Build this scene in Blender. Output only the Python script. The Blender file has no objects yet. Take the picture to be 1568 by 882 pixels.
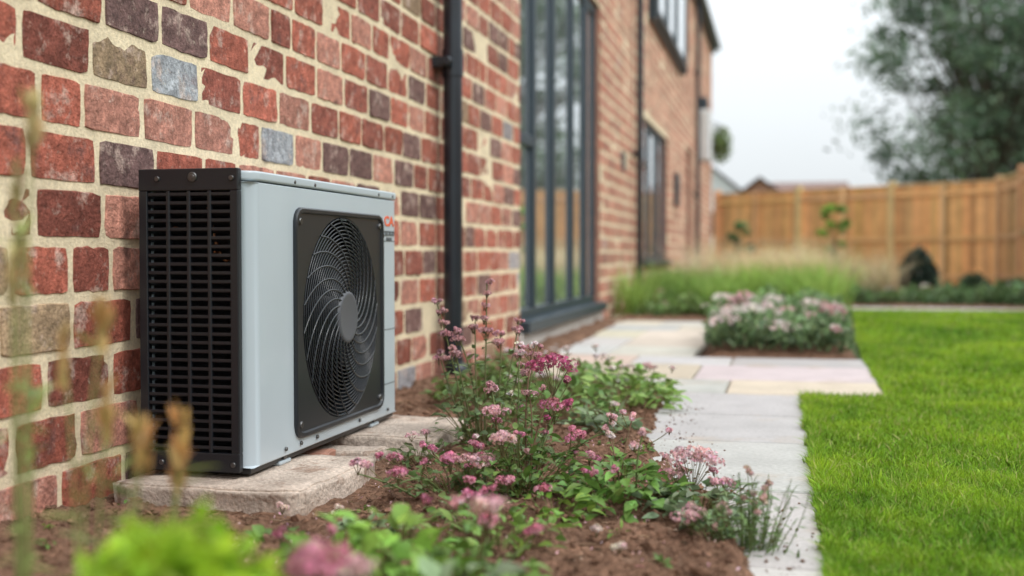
import bpy, math, random
import numpy as np
from mathutils import Vector, noise, Matrix
rng=np.random.default_rng(7); random.seed(7)
scene=bpy.context.scene
COL=scene.collection
WX=-1.316   # plane of the brick wall

# ------------------------------------------------------------------ materials
def mat(name, base=(.5,.5,.5), attr=False, rough=.7, ns=20, amt=.0, ns2=None, amt2=0, bump=0, bs=60, metal=0, transl=0, spec=.5, bd=.002, coat=0, tints=(), bump2=0, bs2=15, bd2=.004):
    m=bpy.data.materials.new(name); m.use_nodes=True
    nt=m.node_tree; N=nt.nodes; L=nt.links
    b=N['Principled BSDF']; out=N['Material Output']
    tc=N.new('ShaderNodeTexCoord')
    if attr:
        a=N.new('ShaderNodeAttribute'); a.attribute_name='Col'; c=a.outputs['Color']
    else:
        a=N.new('ShaderNodeRGB'); a.outputs[0].default_value=(*base,1); c=a.outputs[0]
    def mul(c,scale,am,det=3):
        n=N.new('ShaderNodeTexNoise'); n.inputs['Scale'].default_value=scale; n.inputs['Detail'].default_value=det
        L.new(tc.outputs['Object'],n.inputs['Vector'])
        r=N.new('ShaderNodeMapRange'); r.inputs['From Min'].default_value=.3; r.inputs['From Max'].default_value=.7
        r.inputs['To Min'].default_value=1-am; r.inputs['To Max'].default_value=1+am
        L.new(n.outputs['Fac'],r.inputs['Value'])
        mx=N.new('ShaderNodeVectorMath'); mx.operation='SCALE'
        L.new(c,mx.inputs[0]); L.new(r.outputs[0],mx.inputs['Scale'])
        return mx.outputs[0]
    for k,(tcol,ts,tt,tmax) in enumerate(tints):
        mp=N.new('ShaderNodeMapping'); mp.inputs['Location'].default_value=(3.7*k,1.3*k,8.1*k); L.new(tc.outputs['Object'],mp.inputs['Vector'])
        n=N.new('ShaderNodeTexNoise'); n.inputs['Scale'].default_value=ts; n.inputs['Detail'].default_value=6; n.inputs['Roughness'].default_value=.7
        L.new(mp.outputs[0],n.inputs['Vector'])
        r=N.new('ShaderNodeMapRange'); r.inputs['From Min'].default_value=tt; r.inputs['From Max'].default_value=tt+.10
        r.inputs['To Max'].default_value=tmax
        L.new(n.outputs['Fac'],r.inputs['Value'])
        mx=N.new('ShaderNodeMix'); mx.data_type='RGBA'
        L.new(r.outputs[0],mx.inputs['Factor']); L.new(c,mx.inputs['A']); mx.inputs['B'].default_value=(*tcol,1)
        c=mx.outputs['Result']
    if amt: c=mul(c,ns,amt)
    if amt2: c=mul(c,ns2,amt2)
    L.new(c,b.inputs['Base Color'])
    b.inputs['Roughness'].default_value=rough; b.inputs['Metallic'].default_value=metal
    b.inputs['Specular IOR Level'].default_value=spec
    if coat: b.inputs['Coat Weight'].default_value=coat
    prev=None
    for (bu,s_,d_) in ((bump2,bs2,bd2),(bump,bs,bd)):
        if not bu: continue
        n=N.new('ShaderNodeTexNoise'); n.inputs['Scale'].default_value=s_; n.inputs['Detail'].default_value=4; n.inputs['Roughness'].default_value=.68
        L.new(tc.outputs['Object'],n.inputs['Vector'])
        bp=N.new('ShaderNodeBump'); bp.inputs['Strength'].default_value=bu; bp.inputs['Distance'].default_value=d_
        L.new(n.outputs['Fac'],bp.inputs['Height'])
        if prev: L.new(prev,bp.inputs['Normal'])
        prev=bp.outputs[0]
    if prev: L.new(prev,b.inputs['Normal'])
    if transl:
        t=N.new('ShaderNodeBsdfTranslucent'); L.new(c,t.inputs['Color'])
        ms=N.new('ShaderNodeMixShader'); ms.inputs[0].default_value=transl
        L.new(b.outputs[0],ms.inputs[1]); L.new(t.outputs[0],ms.inputs[2]); L.new(ms.outputs[0],out.inputs['Surface'])
    return m

M_brick=mat('brick',attr=True,rough=.88,ns=38,amt=.28,ns2=150,amt2=.28,bump=1,bs=120,bd=.006,bump2=.8,bs2=28,bd2=.007,spec=.2,
   tints=(((.15,.085,.08),8,.575,.65),((.60,.46,.39),13,.54,.62),((.64,.55,.44),50,.61,.5)))
M_mortar=mat('mortar',(.74,.625,.44),rough=.95,ns=10,amt=.12,ns2=120,amt2=.14,bump=1,bs=190,bd=.003,bump2=.6,bs2=40,bd2=.004,spec=.2)
M_leaf=mat('leaf',attr=True,rough=.5,ns=90,amt=.18,transl=.3,spec=.35)
M_grass=mat('grass_blade',attr=True,rough=.55,transl=.35,spec=.3)
M_petal=mat('petal',attr=True,rough=.7,transl=.3,spec=.2)
M_soil=mat('soil',(.195,.112,.074),rough=1,ns=9,amt=.25,ns2=80,amt2=.4,bump=1,bs=150,bd=.009,spec=.12,tints=(((.30,.20,.14),30,.56,.6),))
M_soilv=mat('soil_clod',attr=True,rough=1,ns=60,amt=.3,bump=1,bs=200,bd=.005,spec=.12)
M_ground=mat('ground_mat',(.10,.14,.05),rough=1,ns=2,amt=.3,ns2=30,amt2=.2)
M_turf=mat('turf_base',(.10,.17,.02),rough=1,ns=12,amt=.3)
M_stone=mat('paving',attr=True,rough=.75,ns=7,amt=.08,ns2=90,amt2=.10,bump=.7,bs=60,bd=.003,spec=.3,tints=(((.44,.36,.28),3,.56,.5),((.25,.21,.17),35,.63,.45)))
M_joint=mat('paving_joint',(.26,.23,.19),rough=1,ns=60,amt=.2)
M_conc=mat('concrete',(.52,.43,.36),rough=.95,ns=10,amt=.2,ns2=120,amt2=.25,bump=1,bs=70,bd=.008,spec=.2,tints=(((.26,.16,.11),14,.54,.7),))
M_black=mat('black_plastic',(.0105,.0125,.0165),rough=.36,ns=400,amt=.15,bump=.12,bs=600,bd=.0006)
M_char=mat('charcoal_plastic',(.015,.018,.023),rough=.36,bump=.1,bs=500,bd=.0005)
M_in=mat('dark_interior',(.004,.004,.005),rough=.8)
M_case=mat('painted_casing',(.445,.515,.56),rough=.34,ns=5,amt=.025,bump=.06,bs=500,bd=.0004,coat=.2)
M_hub=mat('hub_grey',(.085,.09,.102),rough=.5)
M_screw=mat('screw_steel',(.12,.12,.12),rough=.35,metal=.8)
M_orange=mat('orange_decal',(.75,.13,.05),rough=.5)
M_gtext=mat('grey_decal',(.10,.11,.12),rough=.5)
M_frame=mat('anthracite_frame',(.022,.038,.052),rough=.4)
M_pipe=mat('black_drainpipe',(.014,.019,.027),rough=.30,ns=6,amt=.2)
M_white=mat('render_white',(.62,.64,.64),rough=.8,ns=5,amt=.06)
M_wood=mat('fence_wood',attr=True,rough=.8,ns=5,amt=.14,ns2=40,amt2=.12,bump=.4,bs=40)
M_bark=mat('bark',(.09,.07,.05),rough=.95,ns=20,amt=.3,bump=.8,bs=30,bd=.02)
M_tile=mat('roof_tile',(.17,.105,.09),rough=.85,ns=4,amt=.2,bump=.5,bs=12,bd=.03)
M_tileg=mat('roof_tile_grey',(.22,.22,.225),rough=.85,ns=4,amt=.2)
M_reveal=mat('brick_plain',(.40,.20,.14),rough=.9,ns=12,amt=.2,bump=.5,bs=60)
M_copper=mat('copper',(.45,.2,.1),rough=.4,metal=.8)
def glass_mat():
    m=bpy.data.materials.new('window_glass'); m.use_nodes=True
    b=m.node_tree.nodes['Principled BSDF']
    b.inputs['Base Color'].default_value=(.80,.85,.88,1); b.inputs['Roughness'].default_value=.025
    b.inputs['Metallic'].default_value=.9
    return m
M_glass=glass_mat()

# ------------------------------------------------------------------ mesh helpers
class Acc:
    def __init__(s): s.V=[];s.F=[];s.C=[];s.M=[];s.n=0
    def add(s,V,F,C=(.5,.5,.5),m=0):
        V=np.asarray(V,float).reshape(-1,3); F=np.asarray(F,int)
        C=np.asarray(C,float)
        if C.ndim==1: C=np.tile(C,(len(V),1))
        s.V.append(V); s.F.append(F+s.n); s.C.append(C); s.M.append(m); s.n+=len(V)
    def build(s,name,mats,smooth=True,parent=None):
        me=bpy.data.meshes.new(name)
        V=np.concatenate(s.V); C=np.concatenate(s.C)
        me.vertices.add(len(V)); me.vertices.foreach_set('co',V.ravel())
        idx=np.concatenate([f.ravel() for f in s.F])
        tot=np.concatenate([np.full(len(f),f.shape[1]) for f in s.F])
        mi=np.concatenate([np.full(len(f),m) for f,m in zip(s.F,s.M)])
        me.loops.add(len(idx)); me.loops.foreach_set('vertex_index',idx.astype(np.int32))
        me.polygons.add(len(tot))
        st=np.concatenate([[0],np.cumsum(tot)[:-1]])
        me.polygons.foreach_set('loop_start',st.astype(np.int32))
        me.polygons.foreach_set('material_index',mi.astype(np.int32))
        me.polygons.foreach_set('use_smooth',np.full(len(tot),smooth))
        me.update(calc_edges=True)
        at=me.color_attributes.new('Col','FLOAT_COLOR','POINT')
        at.data.foreach_set('color',np.concatenate([C,np.ones((len(C),1))],1).astype(np.float32).ravel())
        for m in mats: me.materials.append(m)
        ob=bpy.data.objects.new(name,me); COL.objects.link(ob)
        if parent: ob.parent=parent
        return ob
def empty(name,loc=(0,0,0)):
    e=bpy.data.objects.new(name,None); COL.objects.link(e); e.empty_display_size=.1
    return e
BOXF=np.array([[0,1,3,2],[4,6,7,5],[0,4,5,1],[2,3,7,6],[0,2,6,4],[1,5,7,3]])
def boxv(x0,x1,y0,y1,z0,z1):
    return np.array([[x,y,z] for x in (x0,x1) for y in (y0,y1) for z in (z0,z1)],float)
def abox(acc,x0,x1,y0,y1,z0,z1,C=(.5,.5,.5),m=0):
    acc.add(boxv(x0,x1,y0,y1,z0,z1),BOXF,C,m)
def box(name,x0,x1,y0,y1,z0,z1,m,parent=None,bev=.003,seg=2):
    a=Acc(); abox(a,x0,x1,y0,y1,z0,z1); o=a.build(name,[m],smooth=False,parent=parent)
    if bev:
        md=o.modifiers.new('b','BEVEL'); md.width=bev; md.segments=seg; md.limit_method='ANGLE'
        wn=o.modifiers.new('w','WEIGHTED_NORMAL')
        o.data.polygons.foreach_set('use_smooth',[True]*len(o.data.polygons))
    return o
def tube(acc,pts,r0,r1,C,sides=5,m=0,closed=False):
    P=np.asarray(pts,float); n=len(P)
    if closed: T=np.roll(P,-1,0)-np.roll(P,1,0)
    else: T=np.gradient(P,axis=0)
    T/=np.linalg.norm(T,axis=1,keepdims=True)+1e-9
    ref=np.array([.31,.17,.93]) if abs(T[:,2]).mean()<.7 else np.array([.95,.3,.05])
    A=np.cross(T,ref); A/=np.linalg.norm(A,axis=1,keepdims=True)+1e-9; B=np.cross(T,A)
    R=np.linspace(r0,r1,n)
    th=np.arange(sides)*2*math.pi/sides
    V=P[:,None]+R[:,None,None]*(np.cos(th)[None,:,None]*A[:,None]+np.sin(th)[None,:,None]*B[:,None])
    F=[]
    for i in range(n if closed else n-1):
        j=(i+1)%n
        for k in range(sides):
            k2=(k+1)%sides
            F.append([i*sides+k,i*sides+k2,j*sides+k2,j*sides+k])
    acc.add(V.reshape(-1,3),F,C,m)
def bez(p0,p1,p2,n=8):
    t=np.linspace(0,1,n)[:,None]; p0,p1,p2=map(np.asarray,(p0,p1,p2))
    return (1-t)**2*p0+2*t*(1-t)*p1+t*t*p2
def disc(acc,c,axis,r,h,C=(.5,.5,.5),m=0,n=14):
    axis=np.asarray(axis,float); c=np.asarray(c,float)
    ref=np.array([0,0,1.]) if abs(axis[2])<.9 else np.array([1.,0,0])
    A=np.cross(axis,ref);A/=np.linalg.norm(A);B=np.cross(axis,A)
    th=np.arange(n)*2*math.pi/n; ring=np.cos(th)[:,None]*A+np.sin(th)[:,None]*B
    V=np.concatenate([c+ring*r,c+ring*r+axis*h*.7,c+ring*r*.8+axis*h,[c+axis*h]])
    F4=[[a*n+k,a*n+(k+1)%n,(a+1)*n+(k+1)%n,(a+1)*n+k] for a in (0,1) for k in range(n)]
    acc.add(V,F4,C,m)
    acc.add(V[2*n:],[[k,(k+1)%n,n] for k in range(n)],C,m)
LT=np.array([0,.12,.35,.6,.83,1.]); LWd=np.array([.08,.55,1,.85,.42,.03])
LF=[]
for i in range(5):
    for k in range(2):
        a=i*3+k; LF.append([a,a+1,a+4,a+3])
LF=np.array(LF)
def unit(v): return v/(np.linalg.norm(v,axis=-1,keepdims=True)+1e-9)
def leaves(acc,O,D,L,W,curl,C,m=0):
    """detailed folded, curling leaves"""
    O=np.asarray(O,float);D=unit(np.asarray(D,float));n=len(O)
    L=np.broadcast_to(L,(n,)).astype(float);W=np.broadcast_to(W,(n,)).astype(float);curl=np.broadcast_to(curl,(n,)).astype(float)
    up=np.tile([0,0,1.],(n,1))+rng.normal(0,.35,(n,3))
    S=unit(np.cross(D,up)); Nn=np.cross(S,D)
    V=np.zeros((n,6,3,3))
    for i in range(6):
        t=LT[i]
        c=O+D*(L*t*(1-.25*curl*t))[:,None]-Nn*(curl*L*t*t*.55)[:,None]
        for k,s in enumerate((-1,0,1)):
            V[:,i,k]=c+S*(s*W*.5*LWd[i])[:,None]+Nn*(abs(s)*W*.14*LWd[i])[:,None]
    F=(LF[None]+(np.arange(n)*18)[:,None,None]).reshape(-1,4)
    C=np.asarray(C,float)
    if C.ndim==1: C=C*(1+rng.normal(0,.2,(n,1)))*(1+rng.normal(0,.06,(n,3)))
    Cv=np.repeat(np.clip(C,0.003,.95),18,axis=0)
    acc.add(V.reshape(-1,3),F,Cv,m)
def leafquads(acc,P,size,C,m=0,elong=1.8,updir=None):
    n=len(P); size=np.broadcast_to(size,(n,)).astype(float)
    A=unit(rng.normal(0,1,(n,3))); 
    if updir is not None: A=unit(A+updir)
    B=unit(np.cross(A,rng.normal(0,1,(n,3))))
    s=size[:,None]
    V=np.stack([P-A*s*elong*.5,P+B*s*.42,P+A*s*elong*.5,P-B*s*.42],1)
    F=np.arange(n*4).reshape(-1,4)
    acc.add(V.reshape(-1,3),F,np.repeat(np.clip(C,0.003,.95),4,axis=0),m)
def blades(acc,X,Y,Z,h,w,lean,C,m=0):
    n=len(X); th=rng.uniform(0,2*math.pi,n); ph=rng.uniform(0,2*math.pi,n)
    base=np.stack([X,Y,Z],1); s=np.stack([np.cos(th),np.sin(th),np.zeros(n)],1)*(w*.5)[:,None]
    l=np.stack([np.cos(ph),np.sin(ph),np.zeros(n)],1)*(lean*h)[:,None]
    up=np.zeros((n,3));up[:,2]=h
    V=np.stack([base-s,base+s,base+up*.55+l*.3-s*.8,base+up*.55+l*.3+s*.8,base+up*(1-.3*lean)[:,None]+l],1)
    i=np.arange(n)[:,None]*5
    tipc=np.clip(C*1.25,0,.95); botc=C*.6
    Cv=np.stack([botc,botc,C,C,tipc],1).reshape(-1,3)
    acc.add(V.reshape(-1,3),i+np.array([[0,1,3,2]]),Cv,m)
    acc.F.append(i+np.array([[2,3,4]])+acc.n-n*5); acc.M.append(m)

def cvar(c,n,v=.2,h=.07):
    return np.clip(np.array(c)*(1+rng.normal(0,v,(n,1)))*(1+rng.normal(0,h,(n,3))),.003,.95)
def fall(y): return -np.clip((np.asarray(y,float)-9)*.023,0,.26)
def nz(x,y,s,o=0): return noise.noise(Vector((x*s+o,y*s,o)))

# ------------------------------------------------------------------ HOUSE
house=empty('brick_house')
openings=[(5.81,8.45,.14,2.31),(11.2,13.5,.43,1.83),(11.6,15.1,2.87,4.1),(16.2,17.0,.0,2.0)]
EAVE=4.42
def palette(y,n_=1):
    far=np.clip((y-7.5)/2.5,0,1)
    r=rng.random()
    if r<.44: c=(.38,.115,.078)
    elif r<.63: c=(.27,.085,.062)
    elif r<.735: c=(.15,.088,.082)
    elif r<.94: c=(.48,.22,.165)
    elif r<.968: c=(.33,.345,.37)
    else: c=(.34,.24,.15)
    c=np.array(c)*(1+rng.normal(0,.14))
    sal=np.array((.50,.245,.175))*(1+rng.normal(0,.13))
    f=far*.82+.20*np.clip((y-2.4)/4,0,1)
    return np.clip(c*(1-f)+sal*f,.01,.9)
wallacc=Acc()
def tmpl(ss,tt):
    S,T=np.meshgrid(ss,tt,indexing='ij'); F=[]
    m=len(tt)
    for i in range(len(ss)-1):
        for j in range(m-1):
            F.append([i*m+j,(i+1)*m+j,(i+1)*m+j+1,i*m+j+1])
    edge=((abs(S)>=.999)|(abs(T)>=.999)); near=((abs(S)>.9)|(abs(T)>.8))&~edge
    return S.ravel(),T.ravel(),np.array(F),edge.ravel(),near.ravel()
HI=tmpl(np.array([-1,-.972,-.75,-.45,-.15,.15,.45,.75,.972,1]),np.array([-1,-.935,-.4,.0,.4,.935,1]))
LO=tmpl(np.array([-1,-.97,.97,1]),np.array([-1,-.93,.93,1]))
def brick(y0,y1,z0,z1,hi,acc=wallacc,xw=WX):
    S,T,F,edge,near=(HI if hi else LO)
    n=len(S); hy=(y1-y0)/2; hz=(z1-z0)/2
    y=(y0+y1)/2+S*hy; z=(z0+z1)/2+T*hz
    corner=(abs(S)>.9)&(abs(T)>.9)
    cr=.0022
    y=y-np.sign(S)*corner*cr; z=z-np.sign(T)*corner*cr
    if hi:
        for i in range(n):
            if edge[i] or near[i]:
                if abs(T[i])>.9: z[i]+=noise.noise(Vector((y[i]*45,z0*77,1)))*.0040
                if abs(S[i])>.9: y[i]+=noise.noise(Vector((z[i]*55,y0*77,2)))*.0040
    tilt=rng.normal(0,.0010,2); off=rng.normal(0,.0013)
    x=xw+off+S*tilt[0]+T*tilt[1]+rng.normal(0,.0005,n)-edge*.0075-near*.0005
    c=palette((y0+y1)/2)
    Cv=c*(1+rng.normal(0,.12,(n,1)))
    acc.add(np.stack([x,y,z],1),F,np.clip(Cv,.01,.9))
PY,PZ,MT=.216,.1055,.0150
rows=int((EAVE+.4)/PZ)
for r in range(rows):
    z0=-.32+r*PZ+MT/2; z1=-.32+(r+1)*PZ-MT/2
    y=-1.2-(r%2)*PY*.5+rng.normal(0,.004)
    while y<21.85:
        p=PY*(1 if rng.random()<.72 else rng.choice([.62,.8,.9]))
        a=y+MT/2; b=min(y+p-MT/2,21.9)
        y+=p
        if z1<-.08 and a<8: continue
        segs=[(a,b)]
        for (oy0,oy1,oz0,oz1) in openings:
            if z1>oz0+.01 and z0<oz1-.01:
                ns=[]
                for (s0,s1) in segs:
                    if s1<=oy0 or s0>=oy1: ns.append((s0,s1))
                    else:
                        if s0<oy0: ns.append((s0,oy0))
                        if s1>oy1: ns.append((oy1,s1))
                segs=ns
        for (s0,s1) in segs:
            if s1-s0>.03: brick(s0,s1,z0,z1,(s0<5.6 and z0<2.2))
o=wallacc.build('brickwork',[M_brick],smooth=True,parent=house)
o.data.set_sharp_from_angle(angle=math.radians(28))
ma=Acc()
ys=sorted(set([-1.2,21.9]+[o[i] for o in openings for i in (0,1)]))
zs=sorted(set([-.35,EAVE]+[o[i] for o in openings for i in (2,3)]))
for i in range(len(ys)-1):
    for j in range(len(zs)-1):
        cy=(ys[i]+ys[i+1])/2; cz=(zs[j]+zs[j+1])/2
        if any(o[0]<cy<o[1] and o[2]<cz<o[3] for o in openings): continue
        x=WX-.0030
        ma.add([[x,ys[i],zs[j]],[x,ys[i+1],zs[j]],[x,ys[i+1],zs[j+1]],[x,ys[i],zs[j+1]]],[[0,1,2,3]])
ma.build('mortar_bed',[M_mortar],smooth=False,parent=house)
ra=Acc()
for (a,b,c,d) in openings:
    for V in ([[WX-.006,a,c],[WX-.16,a,c],[WX-.16,a,d],[WX-.006,a,d]],[[WX-.006,b,c],[WX-.16,b,c],[WX-.16,b,d],[WX-.006,b,d]],
              [[WX-.006,a,d],[WX-.16,a,d],[WX-.16,b,d],[WX-.006,b,d]],[[WX-.006,a,c],[WX-.16,a,c],[WX-.16,b,c],[WX-.006,b,c]]):
        ra.add(V,[[0,1,2,3]])
ra.add([[WX-.006,21.9,-.35],[-8,21.9,-.35],[-8,21.9,EAVE],[WX-.006,21.9,EAVE]],[[0,1,2,3]])
ra.add([[-8,21.9,EAVE],[-4.65,21.9,EAVE+2.4],[WX-.006,21.9,EAVE]],[[0,1,2]])
ra.add([[WX-.006,-1.2,-.35],[-8,-1.2,-.35],[-8,-1.2,EAVE],[WX-.006,-1.2,EAVE]],[[0,1,2,3]])
ra.add([[-8,-1.2,EAVE],[-4.65,-1.2,EAVE+2.4],[WX-.006,-1.2,EAVE]],[[0,1,2]])
ra.add([[-8,-1.2,-.35],[-8,21.9,-.35],[-8,21.9,EAVE],[-8,-1.2,EAVE]],[[0,1,2,3]])
ra.build('side_walls',[M_reveal],smooth=False,parent=house)
rf=Acc()
for (xa,za,xb,zb) in ((WX+.10,EAVE-.02,-4.65,EAVE+2.45),(-8.10,EAVE-.02,-4.65,EAVE+2.45)):
    V=[[xa,-1.5,za],[xb,-1.5,zb],[xb,22.0,zb],[xa,22.0,za],[xa,-1.5,za+.08],[xb,-1.5,zb+.08],[xb,22.0,zb+.08],[xa,22.0,za+.08]]
    rf.add(V,[[0,1,2,3],[4,5,6,7],[0,3,7,4],[0,1,5,4],[3,2,6,7]])
rf.build('roof',[M_tile],smooth=False,parent=house)
box('fascia',WX+.045,WX+.07,-1.45,21.98,EAVE-.20,EAVE-.03,M_frame,house)
box('soffit',WX-.02,WX+.043,-1.4,21.97,EAVE-.18,EAVE-.155,M_frame,house,bev=0)
ga=Acc(); tube(ga,[[WX+.12,-1.4,EAVE-.09],[WX+.12,21.98,EAVE-.09]],.045,.045,(0,0,0),10); ga.build('gutter',[M_pipe],parent=house)
def window(name,y0,y1,z0,z1,mull,trans=(),fx=WX-.04,fw=.06,sill=True,proud=0):
    w=empty(name); w.parent=house
    fx=fx+proud
    fr=Acc()
    d0,d1=fx-.06,fx+.008
    abox(fr,d0,d1,y0,y1,z1-fw,z1); abox(fr,d0,d1,y0,y1,z0,z0+fw)
    abox(fr,d0,d1-.001,y0,y0+fw,z0+fw,z1-fw); abox(fr,d0,d1-.001,y1-fw,y1,z0+fw,z1-fw)
    for y in mull: abox(fr,d0,d1+.004,y-fw*.55,y+fw*.55,z0+fw,z1-fw)
    for (a,b,z) in trans: abox(fr,d0,d1+.002,a,b,z-.03,z+.03)
    o=fr.build('frame',[M_frame],smooth=False,parent=w)
    md=o.modifiers.new('b','BEVEL'); md.width=.004
    g=Acc()
    edges=[y0+fw]+list(mull)+[y1-fw]
    for i in range(len(edges)-1):
        a,b=edges[i]+ (.033 if i else 0),edges[i+1]-(.033 if i<len(edges)-2 else 0)
        t=rng.normal(0,.0012)
        g.add([[fx-.012,a,z0+fw],[fx-.012+t,b,z0+fw],[fx-.012+t,b,z1-fw],[fx-.012,a,z1-fw]],[[0,1,2,3]])
    g.build('glass',[M_glass],smooth=False,parent=w)
    if sill: box('sill',WX-.10,WX+.055,y0-.03,y1+.03,z0-.055,z0+.006,M_frame,w,bev=.006)
    return w
window('patio_window',5.82,8.44,.15,2.30,[6.30,6.86,7.50,8.02],[(5.88,6.27,1.12)])
window('ground_floor_window',11.21,13.49,.44,1.82,[11.9,12.7],[(11.27,11.87,1.4)])
window('upper_window',11.61,15.09,2.88,4.09,[12.6,13.7],proud=.13,sill=True)
box('upper_window_surround',WX-.05,WX+.09,11.5,11.6,2.82,4.15,M_frame,house)
box('upper_window_surround',WX-.05,WX+.09,15.1,15.2,2.82,4.15,M_frame,house)
box('plinth',WX-.01,WX+.018,5.75,8.5,-.02,.094,mat('plinth_stone',(.50,.48,.45),rough=.9,ns=8,amt=.1,bump=.4),house)
box('door',WX-.14,WX-.09,16.2,17.0,-.2,2.0,M_frame,house)
box('flue_cover',WX+.004,WX+.20,18.2,18.6,1.95,2.75,M_white,house,bev=.04)
box('flue_cowl',WX+.004,WX+.15,18.25,18.55,2.752,2.95,M_frame,house,bev=.03)
box('air_brick',WX-.01,WX+.008,9.62,9.82,1.2,1.36,M_frame,house)
box('meter_box',WX-.01,WX+.05,14.3,14.6,1.1,1.5,M_frame,house)

def pipe(name,y,r,z0,z1,brs,par=None,xo=.062):
    e=empty(name); 
    a=Acc(); x=WX+xo
    tube(a,[[x,y,z] for z in np.linspace(z0,z1,6)],r,r,(0,0,0),24)
    for z in brs:
        tube(a,[[x,y,z-.05],[x,y,z-.048],[x,y,z+.05],[x,y,z+.052]],r*1.12,r*1.12,(0,0,0),24)
    a.build('shaft',[M_pipe],parent=e)
    b=Acc()
    for z in brs:
        abox(b,WX-.01,x,y-r*1.9,y+r*1.9,z-.018,z+.018)
        abox(b,x-.012,x+.012,y-r*1.75,y-r*1.05,z-.02,z+.02)
        disc(b,(x,y-r*1.55,z),(0,-1,0),.018,.035)
    o=b.build('brackets',[M_pipe],smooth=False,parent=e)
    c=Acc(); tube(c,bez((x,y,z0+.04),(x,y,z0-.02),(x+.06,y,z0-.03),8),r*1.08,r*1.08,(0,0,0),20); c.build('shoe',[M_pipe],parent=e)
    return e
pipe('drainpipe',4.35,.037,.06,EAVE-.1,[1.24,2.9])
pipe('drainpipe',10.35,.03,.0,EAVE-.1,[1.4,3.2])
pipe('drainpipe',17.5,.032,-.15,EAVE-.1,[1.4,3.2])

# ------------------------------------------------------------------ HEAT PUMP
hp=empty('heat_pump')
X0,X1,Y0,Y1,Z0,Z1=-1.264,-1.028,2.130,3.024,.072,.668
def apply_mods(o):
    dg=bpy.context.evaluated_depsgraph_get(); me=bpy.data.meshes.new_from_object(o.evaluated_get(dg)); o.modifiers.clear(); o.data=me
def cutter(x0,x1,y0,y1,z0,z1):
    a=Acc(); abox(a,x0,x1,y0,y1,z0,z1); o=a.build('cut',[],smooth=False)
    return o
cas=Acc(); abox(cas,X0,X1,Y0,Y1,Z0,Z1-.022)
case=cas.build('casing',[M_case],smooth=False,parent=hp)
bw=case.data.attributes.new('bevel_weight_edge','FLOAT','EDGE')
for e in case.data.edges:
    v=[case.data.vertices[i].co for i in e.vertices]
    if abs(v[0].z-v[1].z)>.1 and v[0].x>-1.1: bw.data[e.index].value=1
    else: bw.data[e.index].value=.10
md=case.modifiers.new('b','BEVEL'); md.width=.036; md.segments=8; md.limit_method='WEIGHT'
for c in (cutter(-1.215,-.9,2.352,2.860,.118,.582),cutter(-1.249,-1.068,2.0,2.32,.100,.628)):
    m2=case.modifiers.new('x','BOOLEAN'); m2.object=c; m2.operation='DIFFERENCE'; m2.solver='EXACT'
apply_mods(case)
for o in [o for o in bpy.data.objects if o.name.startswith('cut')]: bpy.data.objects.remove(o)
for p in case.data.polygons: p.use_smooth=True
case.data.set_sharp_from_angle(angle=math.radians(35))
lid=Acc(); abox(lid,X0-.002,X1+.0035,Y0-.002,Y1+.003,Z1-.020,Z1)
lid=lid.build('lid',[M_case],smooth=False,parent=hp)
bw=lid.data.attributes.new('bevel_weight_edge','FLOAT','EDGE')
for e in lid.data.edges:
    v=[lid.data.vertices[i].co for i in e.vertices]
    if abs(v[0].z-v[1].z)>.01 and v[0].x>-1.1: bw.data[e.index].value=1
md=lid.modifiers.new('b','BEVEL'); md.width=.037; md.segments=8; md.limit_method='WEIGHT'
md=lid.modifiers.new('b2','BEVEL'); md.width=.005; md.segments=3; md.limit_method='ANGLE'
lid.modifiers.new('w','WEIGHTED_NORMAL')
for p in lid.data.polygons: p.use_smooth=True
li=Acc()
def openbox(a,x0,x1,y0,y1,z0,z1,skip):
    F=[f for i,f in enumerate(BOXF) if i!=skip]; a.add(boxv(x0,x1,y0,y1,z0,z1),F)
openbox(li,-1.213,-1.030,2.354,2.858,.120,.580,1)
openbox(li,-1.247,-1.070,2.134,2.318,.102,.626,2)
li.build('interior',[M_in],smooth=False,parent=hp)
fins=Acc()
for k in range(60): 
    x=-1.243+k*.0029
    abox(fins,x,x+.0008,2.20,2.21,.106,.622)
fins.build('coil_fins',[mat('coil_fin',(.03,.032,.036),rough=.5,metal=.5)],smooth=False,parent=hp)
cp=Acc()
tube(cp,bez((-1.15,2.18,.60),(-1.12,2.17,.45),(-1.09,2.18,.50),12),.004,.004,(0,0,0),8)
disc(cp,(-1.125,2.16,.512),(0,-1,0),.011,.01); disc(cp,(-1.21,2.16,.55),(0,-1,0),.008,.01)
cp.build('pipework',[M_copper],parent=hp)
sp=Acc()
xa,xb=-1.268,-1.050; yo=2.112; yi=2.1285
abox(sp,xa,xb,yo,yi,.066,.104); abox(sp,xa,xb,yo,yi,.628,.672)
abox(sp,xa,-1.249,yo+.0005,yi,.104,.628); abox(sp,-1.068,xb,yo+.0005,yi,.104,.628)
gw=.181/4
for k in (1,2,3):
    xc=-1.249+gw*k; abox(sp,xc-.0042,xc+.0042,yo+.001,yi-.003,.104,.628)
o=sp.build('side_panel',[M_black],smooth=False,parent=hp)
md=o.modifiers.new('b','BEVEL'); md.width=.002; md.segments=2
sl=Acc(); nr=30; pz=.524/nr
for k in range(nr):
    z=.104+pz*(k+.5)
    V=boxv(-1.249,-1.068,yo+.002,yi-.001,z-.0034,z+.0034); V[:,2]+=(V[:,1]-yo)*-.45+ .003
    sl.add(V,BOXF)
o=sl.build('side_louvres',[M_black],smooth=False,parent=hp)
md=o.modifiers.new('b','BEVEL'); md.width=.0012; md.segments=2
box('base_rail',X0+.004,X1-.012,Y0+.01,Y1-.01,.058,.073,M_black,hp)
cy,cz=2.607,.351
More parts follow.
